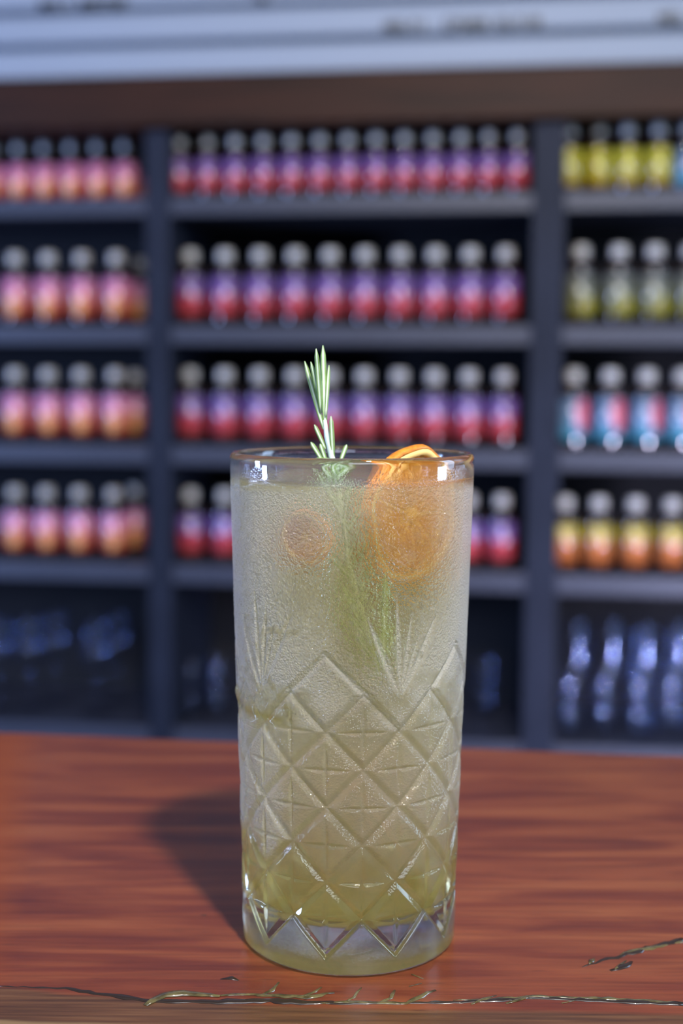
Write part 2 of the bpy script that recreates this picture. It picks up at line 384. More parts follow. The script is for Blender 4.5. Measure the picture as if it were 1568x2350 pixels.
# ================================================================== BAR
def barwood():
    t = NT('red_bar_wood'); tc = t.n('ShaderNodeTexCoord')
    mp = t.n('ShaderNodeMapping'); mp.inputs['Scale'].default_value = (7, 48, 4); t.l(tc.outputs['Object'], mp.inputs[0])
    n1 = t.n('ShaderNodeTexNoise'); n1.inputs['Scale'].default_value = 1.6; n1.inputs['Detail'].default_value = 8; n1.inputs['Distortion'].default_value = .6; t.l(mp.outputs[0], n1.inputs['Vector'])
    mp2 = t.n('ShaderNodeMapping'); mp2.inputs['Scale'].default_value = (18, 420, 10); t.l(tc.outputs['Object'], mp2.inputs[0])
    n2 = t.n('ShaderNodeTexNoise'); n2.inputs['Scale'].default_value = 1.5; n2.inputs['Detail'].default_value = 4; t.l(mp2.outputs[0], n2.inputs['Vector'])
    n3 = t.n('ShaderNodeTexNoise'); n3.inputs['Scale'].default_value = 9; n3.inputs['Detail'].default_value = 3; t.l(tc.outputs['Object'], n3.inputs['Vector'])
    base = t.ramp(n1.outputs[0], [(.26, (.085, .015, .010)), (.42, (.145, .030, .013)), (.56, (.20, .050, .019)), (.75, (.26, .080, .030))])
    fine = t.ramp(n2.outputs[0], [(.25, (.62, .60, .58)), (.6, (1, 1, 1))])
    mu = t.n('ShaderNodeMix', data_type='RGBA', blend_type='MULTIPLY'); mu.inputs[0].default_value = .8; t.l(base, mu.inputs[6]); t.l(fine, mu.inputs[7])
    sp = t.n('ShaderNodeSeparateXYZ'); t.l(tc.outputs['Object'], sp.inputs[0])
    # orange heartwood patch to the left
    kl = t.ramp(t.math('ADD', t.math('MULTIPLY', t.math('ADD', sp.outputs[0], t.math('MULTIPLY', t.math('SUBTRACT', sp.outputs[1], .458), .19)), -6.0), t.math('MULTIPLY', n3.outputs[0], .06)), [(.70, (0, 0, 0)), (.80, (1, 1, 1))])
    c = t.mixc(t.math('MULTIPLY', kl, .75), mu.outputs[2], (.22, .045, .003, 1))
    # sapwood band along the near edge (object y measured from the vein)
    wav = t.math('ADD', sp.outputs[1], t.math('MULTIPLY', t.math('SUBTRACT', n1.outputs[0], .5), .006))
    xm = t.math('MINIMUM', sp.outputs[0], 0.0)
    sl = t.math('ADD', wav, t.math('SUBTRACT', t.math('MULTIPLY', sp.outputs[0], .03), t.math('MULTIPLY', t.math('MULTIPLY', xm, xm), .8)))
    band = t.ramp(t.math('MULTIPLY', t.math('SUBTRACT', .3572, sl), 160), [(0, (0, 0, 0)), (.35, (1, 1, 1))])
    sap = t.ramp(n2.outputs[0], [(.25, (.026, .014, .008)), (.55, (.095, .046, .021)), (.8, (.16, .088, .040))])
    c = t.mixc(t.math('MULTIPLY', band, .85), c, sap)
    tip = t.ramp(t.math('MULTIPLY', t.math('SUBTRACT', .3432, t.math('ADD', wav, t.math('MULTIPLY', sp.outputs[0], .05))), 260), [(0, (0, 0, 0)), (.4, (1, 1, 1))])
    c = t.mixc(t.math('MULTIPLY', tip, .8), c, (.24, .16, .08, 1))
    # short dark pores
    mp3 = t.n('ShaderNodeMapping'); mp3.inputs['Scale'].default_value = (45, 260, 1); t.l(tc.outputs['Object'], mp3.inputs[0])
    vo = t.n('ShaderNodeTexVoronoi'); vo.inputs['Scale'].default_value = 1.0; t.l(mp3.outputs[0], vo.inputs['Vector'])
    po = t.ramp(vo.outputs['Distance'], [(.05, (1, 1, 1)), (.16, (0, 0, 0))])
    c = t.mixc(t.math('MULTIPLY', t.math('MULTIPLY', po, .8), n3.outputs[0]), c, (.03, .008, .006, 1))
    bp = t.n('ShaderNodeBump'); bp.inputs['Strength'].default_value = .10; bp.inputs['Distance'].default_value = .002; t.l(n2.outputs[0], bp.inputs['Height'])
    b = pbsdf(t, c, .42, Coat_Weight=.35, Coat_Roughness=.22); t.l(bp.outputs[0], b.inputs['Normal'])
    return t.end(b.outputs[0])
m_bar = barwood()
bar = empty('bar_counter', (0, .45, 0), 'varnished red-brown timber bar counter carrying the tall drink', 'bar counter')
pL, pR = on_bar(0, 1676), on_bar(1568, 1727)
slope = (pR.y-pL.y)/(pR.x-pL.x)
def backy(x): return pL.y+(x-pL.x)*slope
nx, ny = 121, 14; bvv = []; bff = []
TKN = .045
for i in range(nx):
    x = -1.3+2.6*i/(nx-1)
    y1 = backy(x)+.0012*sin(x*31)
    y0 = .318+.004*sin(x*9+1)+.002*sin(x*27)
    rr = .006
    prof = [(y0+rr*2, -TKN), (y0+rr, -TKN+.004), (y0, -TKN*.6), (y0+.001, -rr), (y0+rr*.5, -rr*.35), (y0+rr*1.3, 0),
            (y1-rr, 0), (y1-rr*.3, -rr*.3), (y1, -rr), (y1, -TKN+rr), (y1-rr, -TKN)]
    for (y, z) in prof: bvv.append((x, y-.45, BAR+z))
m_ = len(prof)
for i in range(nx-1):
    for j in range(m_):
        k = (j+1) % m_; bff.append((i*m_+j, (i+1)*m_+j, (i+1)*m_+k, i*m_+k))
bff.append(tuple(range(m_-1, -1, -1))); bff.append(tuple((nx-1)*m_+j for j in range(m_)))
# own origin at the world so that the wood pattern is in metres from the camera foot
bt = mesh('bar_top', [(a, b+.45, c) for a, b, c in bvv], bff, m_bar)
bt.parent = bar; bt.matrix_parent_inverse = Matrix.Translation((0, -.45, 0))
m_cab = simple('dark_bar_front', (.05, .03, .02), .6)
for i in range(8):
    box('front_plank', (-1.25+i*.3125+.002, -1.25+(i+1)*.3125-.002, -.06, -.04, .02, BAR-TKN), m_cab, bar, bevel=.002)
box('bar_carcass', (-1.25, 1.25, -.04, .06, .02, BAR-TKN), m_cab, bar)
# resin-filled vein and cracks
def resin():
    t = NT('olive_resin'); tc = t.n('ShaderNodeTexCoord'); nz = t.n('ShaderNodeTexNoise'); nz.inputs['Scale'].default_value = 260; t.l(tc.outputs['Object'], nz.inputs['Vector'])
    c = t.ramp(nz.outputs[0], [(.35, (.045, .036, .014)), (.6, (.13, .11, .045))])
    bp = t.n('ShaderNodeBump'); bp.inputs['Strength'].default_value = .5; bp.inputs['Distance'].default_value = .0006; t.l(nz.outputs[0], bp.inputs['Height'])
    b = pbsdf(t, c, .22, Coat_Weight=1.0, Coat_Roughness=.05); t.l(bp.outputs[0], b.inputs['Normal'])
    return t.end(b.outputs[0])
m_resin = resin(); m_crack = simple('crack_filler', (.022, .014, .010), .35, coat=.5)
def vein(name, px, rads, mat, amp=.0004, z=.0, n=6, flat=.22, sd=1):
    pts = [on_bar(a, b, z) for a, b in px]; P = jitter_line(pts, .0022, amp, sd)
    R = []
    for i, p in enumerate(P):
        u = i/(len(P)-1)*(len(rads)-1); k = min(int(u), len(rads)-2); R.append((rads[k]+(rads[k+1]-rads[k])*(u-k))*random.uniform(.9, 1.9))
    v, f = tube(P, R, n, flat)
    o = mesh(name, [(a.x, a.y-.45, a.z) for a in v], f, mat, bar, smooth=True); return o
vein('crack', [(0, 2263), (150, 2268), (290, 2290), (345, 2296), (480, 2300), (600, 2296), (760, 2302), (900, 2302), (1040, 2300), (1240, 2290), (1568, 2304)], [.0002, .0005, .0009, .0010, .0011, .0008, .0006, .0007, .0006, .0008, .0009], m_crack, sd=3)
vein('resin_vein', [(335, 2306), (352, 2294), (378, 2283), (420, 2278), (460, 2281), (505, 2286)], [.0005, .0016, .0012, .0009, .0008, .0004], m_resin, amp=.0002, z=.0002, sd=4)
vein('resin_vein', [(505, 2285), (560, 2282), (620, 2283), (700, 2288), (768, 2278)], [.0004, .0008, .0007, .0007, .0004], m_resin, z=.0001, sd=5)
vein('resin_vein', [(730, 2302), (790, 2300), (860, 2301), (930, 2302), (965, 2286), (1000, 2272)], [.0003, .0006, .0006, .0006, .0007, .0003], m_resin, z=.0001, sd=6)
for i, br in enumerate([[(590, 2286), (622, 2274), (640, 2254)], [(690, 2287), (722, 2276), (738, 2265)], [(790, 2300), (812, 2288), (830, 2266)], [(870, 2301), (898, 2290), (906, 2272)],
           [(1083, 2305), (1110, 2292), (1140, 2284)], [(1160, 2302), (1200, 2290), (1222, 2284)], [(1290, 2302), (1318, 2296)], [(945, 2236), (972, 2246)], [(940, 2264), (968, 2256)],
           [(1410, 2226), (1425, 2214), (1438, 2204)], [(1352, 2212), (1364, 2198)]]):
    vein('resin_vein', br, [.0002, .0006, .0002], m_resin, amp=.0002, z=.0001, sd=10+i)
vein('resin_vein', [(1425, 2192), (1450, 2182), (1490, 2176), (1568, 2160)], [.0004, .0008, .0007, .0006], m_resin, sd=30)
vein('crack', [(1340, 2218), (1400, 2200), (1440, 2190), (1500, 2172), (1568, 2156)], [.0002, .0006, .0007, .0009, .0009], m_crack, amp=.0007, sd=31)
vein('crack', [(1400, 2228), (1430, 2218), (1450, 2206)], [.0003, .0012, .0003], m_crack, sd=33)
vein('resin_vein', [(1040, 2296), (1240, 2286), (1400, 2292), (1568, 2302)], [.0002, .0005, .0007, .0007], m_resin, sd=34)
vein('crack', [(505, 2248), (530, 2245), (548, 2250)], [.0002, .0007, .0002], m_crack, sd=35)
vein('crack', [(462, 2100), (474, 2100)], [.0003, .0004], m_crack, amp=.0001, sd=36)

# ================================================================== THE GLASS
H, RB, RT = .155, .0340, .0381
TW = .0026; FLOOR = .0135; LIQ = .1475
T0 = radians(5.9); CW = radians(18.0); Z00, ZP = 6.2, 11.45
def cut_depth(th, z):
    """th: angle from the side facing the camera (+ to the right), z in mm -> depth of the cuts in mm"""
    R = 34+(4.1)*z/155
    u = (th-T0)/CW; v = (z-Z00)/ZP                  # column 0 is an 'odd row' column
    cw = R*CW; L2 = math.hypot(1, 1)
    def wrap(x): return (x+1) % 2-1
    # nodes where u+v is odd
    a = wrap(u+v-1); b = wrap(u-v-1)
    k = cw*ZP/np.hypot(cw, ZP)
    d1 = np.abs(a)*k; d2 = np.abs(b)*k
    # which lines reach above the top row: those running out of the fan columns (u = 1 + 4k)
    uf = (u-1+2) % 4-2                               # distance in columns to the nearest fan column
    vz = np.abs((u % 2)-1)                           # 0 at odd columns ... 1 at even columns
    low = v > vz-.02                                 # above the zig-zag of the base
    low_soft = np.clip((v-vz+.10)/.10, 0, 1)
    top_r = np.clip((7.02-v)/.12, 0, 1)
    fan_out = (np.abs(np.abs(uf)-(v-6)) < .5) & (v < 9.0)
    hw = 1.75*np.clip(1-(v-7)/2.1, .0, 1)**.7
    hw = np.where(v < 7, 1.75, hw)
    g1 = np.maximum(0, 1-d1/np.maximum(hw, 1e-3)); g2 = np.maximum(0, 1-d2/np.maximum(hw, 1e-3))
    keep = np.where(v <= 7.0, 1.0, np.where(fan_out, 1.0, 0.0))
    inV = (v > 6.0+np.abs(uf)+.02) & (v > 6)
    band = np.maximum(g1, g2)*keep*low_soft
    # the fan wedge itself carries no lattice
    latt = np.where((v > 6.06) & (np.abs(uf) < v-6-.15) , 0, band)
    # keep the band centred on the V
    dV = np.abs(np.abs(uf)-(v-6))*k
    latt = np.maximum(latt, np.where((v > 6) & (v < 9), np.maximum(0, 1-dV/np.maximum(hw, 1e-3)), 0))
    dep = .95*latt
    # stars in the diamonds: centres where u+v is even
    cu = np.round((u+v)/2)*2; cb = np.round((u-v)/2)*2
    uc = (cu+cb)/2; vc = (cu-cb)/2
    A = (u-uc)*cw; B = (v-vc)*ZP
    ok = (vc > .5) & (vc < 6.5)
    ufc = (uc-1+2) % 4-2
    ok &= ~((vc > 5.5) & (np.abs(ufc) < .5))
    LH = 7.4; lens = np.clip(1-(A/LH)**2, 0, 1); wh = .95*lens+1e-4
    st1 = .9*np.maximum(0, 1-np.abs(B)/wh)*np.sqrt(lens)
    LV = 8.4; lens2 = np.clip(1-(B/LV)**2, 0, 1); wv = 1.0*lens2+1e-4
    st2 = 1.1*np.maximum(0, 1-np.abs(A)/wv)*np.sqrt(lens2)
    dep = np.maximum(dep, np.where(ok, np.maximum(st1, st2), 0))
    # slightly pyramidal diamonds
    pyr = .34*(np.abs(A)+np.abs(B))/10
    dep = dep+np.where(ok, np.minimum(pyr, .42), 0)
    # fans
    fx = uf*cw; fz = z-(Z00+6.85*ZP)
    for ang, ln, w0 in ((-4, 33, 1.25), (7, 28, 1.2), (-24, 28, 1.7), (27, 29, 1.7), (17, 22, .9)):
        ca, sa = cos(radians(ang)), sin(radians(ang))
        al = fx*sa+fz*ca; ac = fx*ca-fz*sa
        t = np.clip(al/ln, 0, 1); w = w0*np.sin(np.pi*np.clip(t, 0, 1)**.75)+1e-4
        g = np.where((al > 0) & (al < ln), np.maximum(0, 1-np.abs(ac)/w)*np.sqrt(np.sin(np.pi*t)+1e-6)*.95, 0)
        dep = np.maximum(dep, g)
    return dep
def vnoise(x, y, sd):
    """smooth value noise, periodic in x with period 64"""
    r = np.random.default_rng(sd); G = r.random((256, 64))
    xi = np.floor(x).astype(int); yi = np.floor(y).astype(int); fx_ = x-xi; fy = y-yi
    fx_ = fx_*fx_*(3-2*fx_); fy = fy*fy*(3-2*fy)
    g = lambda a, b: G[b % 256, a % 64]
    return (g(xi, yi)*(1-fx_)+g(xi+1, yi)*fx_)*(1-fy)+(g(xi, yi+1)*(1-fx_)+g(xi+1, yi+1)*fx_)*fy
NTH = 840
zz = np.concatenate([np.linspace(1.2, 112, 470), np.linspace(112.6, 152.6, 90)])
th = np.linspace(-pi, pi, NTH, endpoint=False)
TT, ZZ = np.meshgrid(th, zz)
DD = cut_depth(TT, ZZ)
DD *= np.clip((ZZ-1.2)/1.0, 0, 1)
Rr = 34+(4.1)*ZZ/155 - DD
# dew amount (condensation), a property of the glass surface; run-off tracks are clear
xn = (TT+pi)/(2*pi)*64
nA = vnoise(xn*.5, ZZ/7, 1)*.6+vnoise(xn, ZZ/3.2, 2)*.3+vnoise(xn*3, ZZ/1.2, 3)*.1
fr = np.clip((ZZ-66+34*(nA-.5))/26, 0, 1)
fr = np.maximum(fr, .72*np.clip((ZZ-30+20*(nA-.5))/14, 0, 1)*np.clip((radians(-12)-TT+.5*(nA-.5))/radians(30), 0, 1)*np.clip((76-ZZ)/4, 0, 1))   # patch on the left flank
fr = np.maximum(fr, .45*np.clip((ZZ-22+16*(nA-.5))/30, 0, 1))
fr *= 1-.9*np.clip(1-np.abs(ZZ-77)/2.4, 0, 1)*np.clip((radians(-30)-TT)/radians(6), 0, 1)
fr *= np.clip((148.2-ZZ+2*(nA-.5)+1.5*np.sin(TT*2+1))/3.5, 0, 1)*.85+.15*np.clip((152-ZZ)/1.5, 0, 1)
# tracks: list of (theta deg, z mm)
tracks = [([(-37, 104.5), (-45, 103), (-50, 98), (-45, 92), (-40, 87), (-33, 82), (-29, 77)], 1.15), ([(-40, 104), (-33, 103.5), (-26, 104.5)], .9), ([(-76, 88), (-77, 80), (-75, 74), (-74, 60)], 1.6), ([(-60, 66), (-56, 55), (-54, 48)], .6)]
for tr, w in tracks:
    for (a0, z0), (a1, z1) in zip(tr[:-1], tr[1:]):
        ax, bx = radians(a0)*36, radians(a1)*36
        px_, pz_ = TT*36-ax, ZZ-z0; dx, dz = bx-ax, z1-z0; L = dx*dx+dz*dz
        t = np.clip((px_*dx+pz_*dz)/L, 0, 1); dd = np.hypot(px_-t*dx, pz_-t*dz)
        fr *= .66+.34*np.clip((dd/w-.5)/.7, 0, 1)
        Rr += .10*np.clip(1-(dd/w)**2, 0, 1)**.5*(w/1.4)*(.5+.8*vnoise(xn*5, ZZ/1.5, 9))
# where the beads have run together the film is clear: less fog, same relief
def blob(a, z, ra, rz): return np.exp(-(((TT-radians(a))/radians(ra))**2+((ZZ-z)/rz)**2))
clr = np.clip(1.15*blob(26, 128, 26, 26)+.85*blob(2, 112, 16, 20)+.6*blob(-24, 120, 16, 18)+.4*blob(12, 95, 14, 16), 0, 1)
fog = fr*(1-.92*clr*(.8+.4*vnoise(xn*2, ZZ/2.5, 6)).clip(0, 1))
fog = np.maximum(fog, .95*np.clip(DD/.45, 0, 1)*np.clip((ZZ-82)/4, 0, 1)*np.clip((125-ZZ)/14, 0, 1))     # fine dew stays in the cuts
fog = np.clip(fog*(.75+.5*np.abs(np.sin(TT))**2), 0, 1)
solid = np.clip(.97-.55*np.clip((ZZ-14)/8, 0, 1)*.55-.18*np.clip((ZZ-60)/25, 0, 1)+.26*clr, .4, 1)
big_ = np.clip(.15+clr*1.0+.9*blob(-48, 118, 12, 30)*vnoise(xn*2, ZZ/3, 12), 0, 1)
# runny ripples of water, fine relief where the dew is thick
rip = vnoise(xn*14 % 64, ZZ/.55, 4)
Rr += .05*fr*(rip-.5)*np.clip((ZZ-60)/20, 0, 1)
nrow = len(zz)
P = []; FRO = []; FOG = []; SOL = []; BIG = []
def ring(r, z, fro=0.0):
    BIG.append(np.zeros(NTH)); FOG.append(np.full(NTH, fro)); SOL.append(np.full(NTH, .90))
    P.append(np.stack([r*np.sin(th), -r*np.cos(th), z*np.ones_like(th)], -1)*.001); FRO.append(np.full(NTH, fro))
for r, z in ((.5, 1.2), (24, 1.2), (28.5, .6), (30.5, .15), (31.6, 0)): ring(r, z, .10)  # faint pale fog on the underside stands in for light streaks in the base
for r, z in ((32.8, .12), (33.6, .55)): ring(r, z)
nb = len(P)
for j in range(nrow):
    P.append(np.stack([Rr[j]*np.sin(th), -Rr[j]*np.cos(th), ZZ[j]], -1)*.001); FRO.append(fr[j]); FOG.append(fog[j]); SOL.append(solid[j]); BIG.append(big_[j])
no = len(P)
RO = 34+4.1*152.6/155
lip = [(RO+.05, 153.4), (RO-.25, 154.3), (RO-.75, 154.9), (RO-1.3, 155.0), (RO-1.85, 154.8), (RO-2.3, 154.2), (RO-2.55, 153.2)]
for r, z in lip: ring(r, z)
nl = len(P)
def rin(z): return 34+4.1*z/155-2.6
for z in list(np.linspace(152, 148, 6)): ring(rin(z), z)
ni = len(P)
for z in list(np.linspace(147.4, 19, 20)): ring(rin(z), z)
for a in np.linspace(0, pi/2, 6)[1:]:
    ring(rin(19)-5.5+5.5*cos(a), 19-5.5*sin(a))
ring(20, 13.5); ring(.5, 13.4)
V = np.concatenate(P); FRv = np.concatenate(FRO); nr = len(P)
j = np.arange(nr-1)[:, None]; i = np.arange(NTH)[None, :]; i2 = (i+1) % NTH
Q = np.stack([j*NTH+i, j*NTH+i2, (j+1)*NTH+i2, (j+1)*NTH+i], -1).reshape(-1, 4)
mi = np.zeros(nr-1, dtype=np.int32); mi[nl-1:ni-1] = 1; mi[ni-1:] = 2
MI = np.repeat(mi, NTH)
def quadmesh(name, V, Q, MI, mats):
    me = bpy.data.meshes.new(name); me.vertices.add(len(V)); me.vertices.foreach_set('co', V.astype(np.float32).ravel())
    me.loops.add(Q.size); me.loops.foreach_set('vertex_index', Q.astype(np.int32).ravel())
    me.polygons.add(len(Q)); me.polygons.foreach_set('loop_start', (np.arange(len(Q))*4).astype(np.int32))
    try: me.polygons.foreach_set('loop_total', np.full(len(Q), 4, dtype=np.int32))
    except Exception: pass
    for m in mats: me.materials.append(m)
    me.update(calc_edges=True)
    me.polygons.foreach_set('material_index', MI); me.polygons.foreach_set('use_smooth', np.ones(len(Q), dtype=bool))
    return me
def glass_outer():
    t = NT('cut_glass_with_dew'); at = t.n('ShaderNodeAttribute'); at.attribute_name = 'dew'; dew = at.outputs['Fac']
    af = t.n('ShaderNodeAttribute'); af.attribute_name = 'fog'; aso = t.n('ShaderNodeAttribute'); aso.attribute_name = 'solid_glass'
    tc = t.n('ShaderNodeTexCoord')
    def vor(scale):
        v = t.n('ShaderNodeTexVoronoi'); v.feature = 'F1'; v.inputs['Scale'].default_value = scale
        t.l(tc.outputs['Object'], v.inputs['Vector']); return v.outputs['Distance']
    ab = t.n('ShaderNodeAttribute'); ab.attribute_name = 'bead_size'; big = ab.outputs['Fac']
    h = t.math('ADD', t.math('MULTIPLY', vor(900), big), t.math('MULTIPLY', vor(1700), .55))
    bp = t.n('ShaderNodeBump'); bp.inputs['Distance'].default_value = .0014; bp.invert = True
    t.val(bp.inputs['Strength'], t.math('MULTIPLY', dew, .8)); t.l(h, bp.inputs['Height'])
    g = t.n('ShaderNodeBsdfGlass'); g.inputs['IOR'].default_value = 1.47
    t.val(g.inputs['Roughness'], t.math('MULTIPLY', dew, .10)); t.l(bp.outputs[0], g.inputs['Normal'])
    tr = t.n('ShaderNodeBsdfTransparent'); tr.inputs[0].default_value = (.97, .98, .97, 1)
    clear = t.mix(aso.outputs['Fac'], tr.outputs[0], g.outputs[0])
    df = t.n('ShaderNodeBsdfDiffuse'); df.inputs[0].default_value = (.86, .87, .86, 1)
    b2 = t.n('ShaderNodeBump'); b2.inputs['Distance'].default_value = .0004; b2.invert = True; t.l(dew, b2.inputs['Strength']); t.l(h, b2.inputs['Height']); t.l(b2.outputs[0], df.inputs['Normal'])
    tl = t.n('ShaderNodeBsdfTranslucent'); tl.inputs[0].default_value = (.86, .87, .86, 1)
    fog = t.mix(.35, df.outputs[0], tl.outputs[0])
    return t.end(t.mix(t.math('MULTIPLY', af.outputs['Fac'], .37), clear, fog))
def glass_inner():
    t = NT('clear_glass_inside'); g = t.n('ShaderNodeBsdfGlass'); g.inputs['IOR'].default_value = 1.47; g.inputs['Roughness'].default_value = 0
    tr = t.n('ShaderNodeBsdfTransparent'); return t.end(t.mix(.6, tr.outputs[0], g.outputs[0]))
def glass_wet():
    """glass against liquid: the two indices nearly match"""
    t = NT('glass_against_liquid'); g = t.n('ShaderNodeBsdfGlass'); g.inputs['IOR'].default_value = 1.09; g.inputs['Roughness'].default_value = 0
    tr = t.n('ShaderNodeBsdfTransparent'); return t.end(t.mix(.35, tr.outputs[0], g.outputs[0]))
me = quadmesh('glass_body', V, Q, MI, [glass_outer(), glass_inner(), glass_wet()])
for nm_, arr_ in (('dew', FRO), ('fog', FOG), ('solid_glass', SOL), ('bead_size', BIG)):
    a = me.attributes.new(nm_, 'FLOAT', 'POINT'); a.data.foreach_set('value', np.concatenate(arr_).astype(np.float32))
hb = empty('highball_glass', (GX, GY, BAR+.0003), 'tall cut-glass highball tumbler with diamond pattern, beaded with condensation', 'glass')
gb = bpy.data.objects.new('glass_body', me); COL.objects.link(gb); gb.parent = hb
# larger beads of water standing on the outside
def bead_mat():
    t = NT('water_bead'); g = t.n('ShaderNodeBsdfGlass'); g.inputs['IOR'].default_value = 1.33; g.inputs['Roughness'].default_value = .02
    tr = t.n('ShaderNodeBsdfTransparent'); return t.end(t.mix(.65, tr.outputs[0], g.outputs[0]))
BV = []; BF = []
def dome(thd, z, r, el=1.0, hgt=.55):
    i = (thd/360+.5)*NTH; ii = int(i) % NTH; jj = int(np.searchsorted(zz, z)); jj = min(max(jj, 0), nrow-1)
    R0 = Rr[jj, ii]-.02; t = radians(thd); n = 8; o = len(BV)
    for (rr_, hh) in ((1, 0), (.86, .5), (.5, .86)):
        for k in range(n):
            a = 2*pi*k/n; rx = r*rr_*cos(a); rz = r*rr_*sin(a)*el; R = R0+hh*r*hgt; tt = t+rx/R0
            BV.append((R*sin(tt)*.001, -R*cos(tt)*.001, (z+rz)*.001))
    BV.append(((R0+r*hgt)*sin(t)*.001, -(R0+r*hgt)*cos(t)*.001, z*.001))
    for q in range(2):
        for k in range(n):
            k2 = (k+1) % n; BF.append((o+q*n+k, o+q*n+k2, o+(q+1)*n+k2, o+(q+1)*n+k))
    for k in range(n): BF.append((o+2*n+k, o+2*n+(k+1) % n, o+3*n))
rr = random.Random(5)
for _ in range(1500):     # left flank, dense
    a = rr.gauss(-56, 13); z = rr.uniform(78, 147)
    if a < -88 or a > -22: continue
    dome(a, z, rr.uniform(.13, .34), rr.uniform(.9, 1.4))
for _ in range(1500):     # all round
    a = rr.uniform(-180, 180); z = rr.uniform(84, 146)
    if rr.random() > .75: continue
    dome(a, z, rr.uniform(.10, .24), rr.uniform(.9, 1.3))
for a, z, r, e in [(27, 133, .75, 1.6), (20, 129, .6, 1.3), (24, 127, .8, 1.1), (28, 124, .5, 2.4), (30, 119, .7, 1.3), (33, 112, .8, 1.8), (35, 97, .8, 1.5), (30, 141, .5, 1.4), (17, 141, .45, 1.5),
                   (-58, 140, .5, 2), (-62, 133, .6, 1.4), (-56, 131, .5, 1.2), (-52, 107, .7, 1.2), (-60, 106, .8, 1.4), (-57, 103, .6, 1.2), (-44, 106, .5, 1.2), (-38, 105, .6, 1.5), (-33, 102, .5, 1.6), (-77, 81, 1.5, 1.5), (-77, 78.5, 1.2, 1.2),
                   (-32, 80, 1.2, 1.3), (-30, 77.5, .9, 1.1), (-10, 125, .35, 1), (5, 120, .4, 1.1)]:
    dome(a, z, r, e, .6)
for _ in range(60): dome(rr.uniform(8, 40), rr.uniform(147.5, 151.5), rr.uniform(.12, .4), rr.uniform(1, 2))
cd = mesh('condensation_beads', BV, BF, bead_mat(), hb, smooth=True); cd['kind'] = 'stuff'

# ================================================================== THE DRINK
def liquid_side():
    t = NT('pale_yellow_drink'); tr = t.n('ShaderNodeBsdfTransparent'); tr.inputs[0].default_value = (.93, .88, .60, 1)
    df = t.n('ShaderNodeBsdfDiffuse'); tl = t.n('ShaderNodeBsdfTranslucent')
    for x in (df, tl): x.inputs[0].default_value = (.92, .82, .26, 1)
    s = t.mix(.5, df.outputs[0], tl.outputs[0])
    return t.end(t.mix(.20, tr.outputs[0], s))
def liquid_top():
    t = NT('drink_surface'); g = t.n('ShaderNodeBsdfGlass'); g.inputs['IOR'].default_value = 1.33; g.inputs['Roughness'].default_value = 0
    tr = t.n('ShaderNodeBsdfTransparent'); return t.end(t.mix(.55, tr.outputs[0], g.outputs[0]))
pr = [(.3, 13.75), (20, 13.8)]
for a in np.linspace(pi/2, 0, 6)[1:]: pr.append((rin(19)-5.5+5.2*cos(a), 19-5.2*sin(a)))
for z in np.linspace(24, 146.6, 14): pr.append((rin(z)-.3, z))
nside = len(pr)-1
pr += [(rin(147.2)-.25, 147.6), (rin(147)-.9, 147.1), (rin(147)-2.2, 146.9), (18, 146.85), (.3, 146.85)]
v, f = lathe([(r*.001, z*.001) for r, z in pr], 96)
fm = [0 if k//96 < nside else 1 for k in range(len(f)-2)]+[0, 1]
dr = mesh('drink', v, f, [liquid_side(), liquid_top()], smooth=True, fm=fm); dr.location = (GX, GY, BAR+.0003)
tag(dr, 'cloudy pale yellow iced drink filling the tall glass', 'drink')
# ice
def icemat():
    t = NT('ice'); g = t.n('ShaderNodeBsdfGlass'); g.inputs['IOR'].default_value = 1.12; g.inputs['Roughness'].default_value = .05
    tc = t.n('ShaderNodeTexCoord'); nz = t.n('ShaderNodeTexNoise'); nz.inputs['Scale'].default_value = 90; t.l(tc.outputs['Object'], nz.inputs['Vector'])
    bp = t.n('ShaderNodeBump'); bp.inputs['Strength'].default_value = .4; bp.inputs['Distance'].default_value = .001; t.l(nz.outputs[0], bp.inputs['Height']); t.l(bp.outputs[0], g.inputs['Normal'])
    tr = t.n('ShaderNodeBsdfTransparent'); df = t.n('ShaderNodeBsdfTranslucent'); df.inputs[0].default_value = (.9, .93, .93, 1)
    return t.end(t.mix(.16, t.mix(.45, tr.outputs[0], g.outputs[0]), df.outputs[0]))
m_ice = icemat()
ice = [((-.013, .004, .134), .021, (.2, .4, .3), 'cloudy ice cube floating at the left of the tall drink'),
       ((-.016, -.008, .108), .022, (.5, .1, .9), 'ice cube under the floating one, against the left glass wall'),
       ((.007, .015, .122), .022, (.3, .7, .2), 'ice cube behind the dried orange wheel in the drink'),
       ((.012, .004, .094), .022, (.9, .2, .5), 'ice cube below the dried orange wheel in the drink'),
       ((-.009, .012, .083), .021, (.1, .5, 1.2), 'lowest ice cube in the middle of the tall drink')]
for loc, s, rot, lab in ice:
    bm = bmesh.new(); bmesh.ops.create_cube(bm, size=s); bmesh.ops.bevel(bm, geom=bm.edges[:], offset=s*.22, segments=4, affect='EDGES', profile=.6)
    for q in bm.verts: q.co *= 1+.05*sin(q.co.x*300+q.co.y*410+q.co.z*350)
    me = bpy.data.meshes.new('ice_cube'); bm.to_mesh(me); bm.free(); me.materials.append(m_ice)
    me.polygons.foreach_set('use_smooth', np.ones(len(me.polygons), dtype=bool))
    o = bpy.data.objects.new('ice_cube', me); COL.objects.link(o); o.location = (GX+loc[0], GY+loc[1], BAR+loc[2]); o.rotation_euler = rot
    tag(o, lab, 'ice cube')

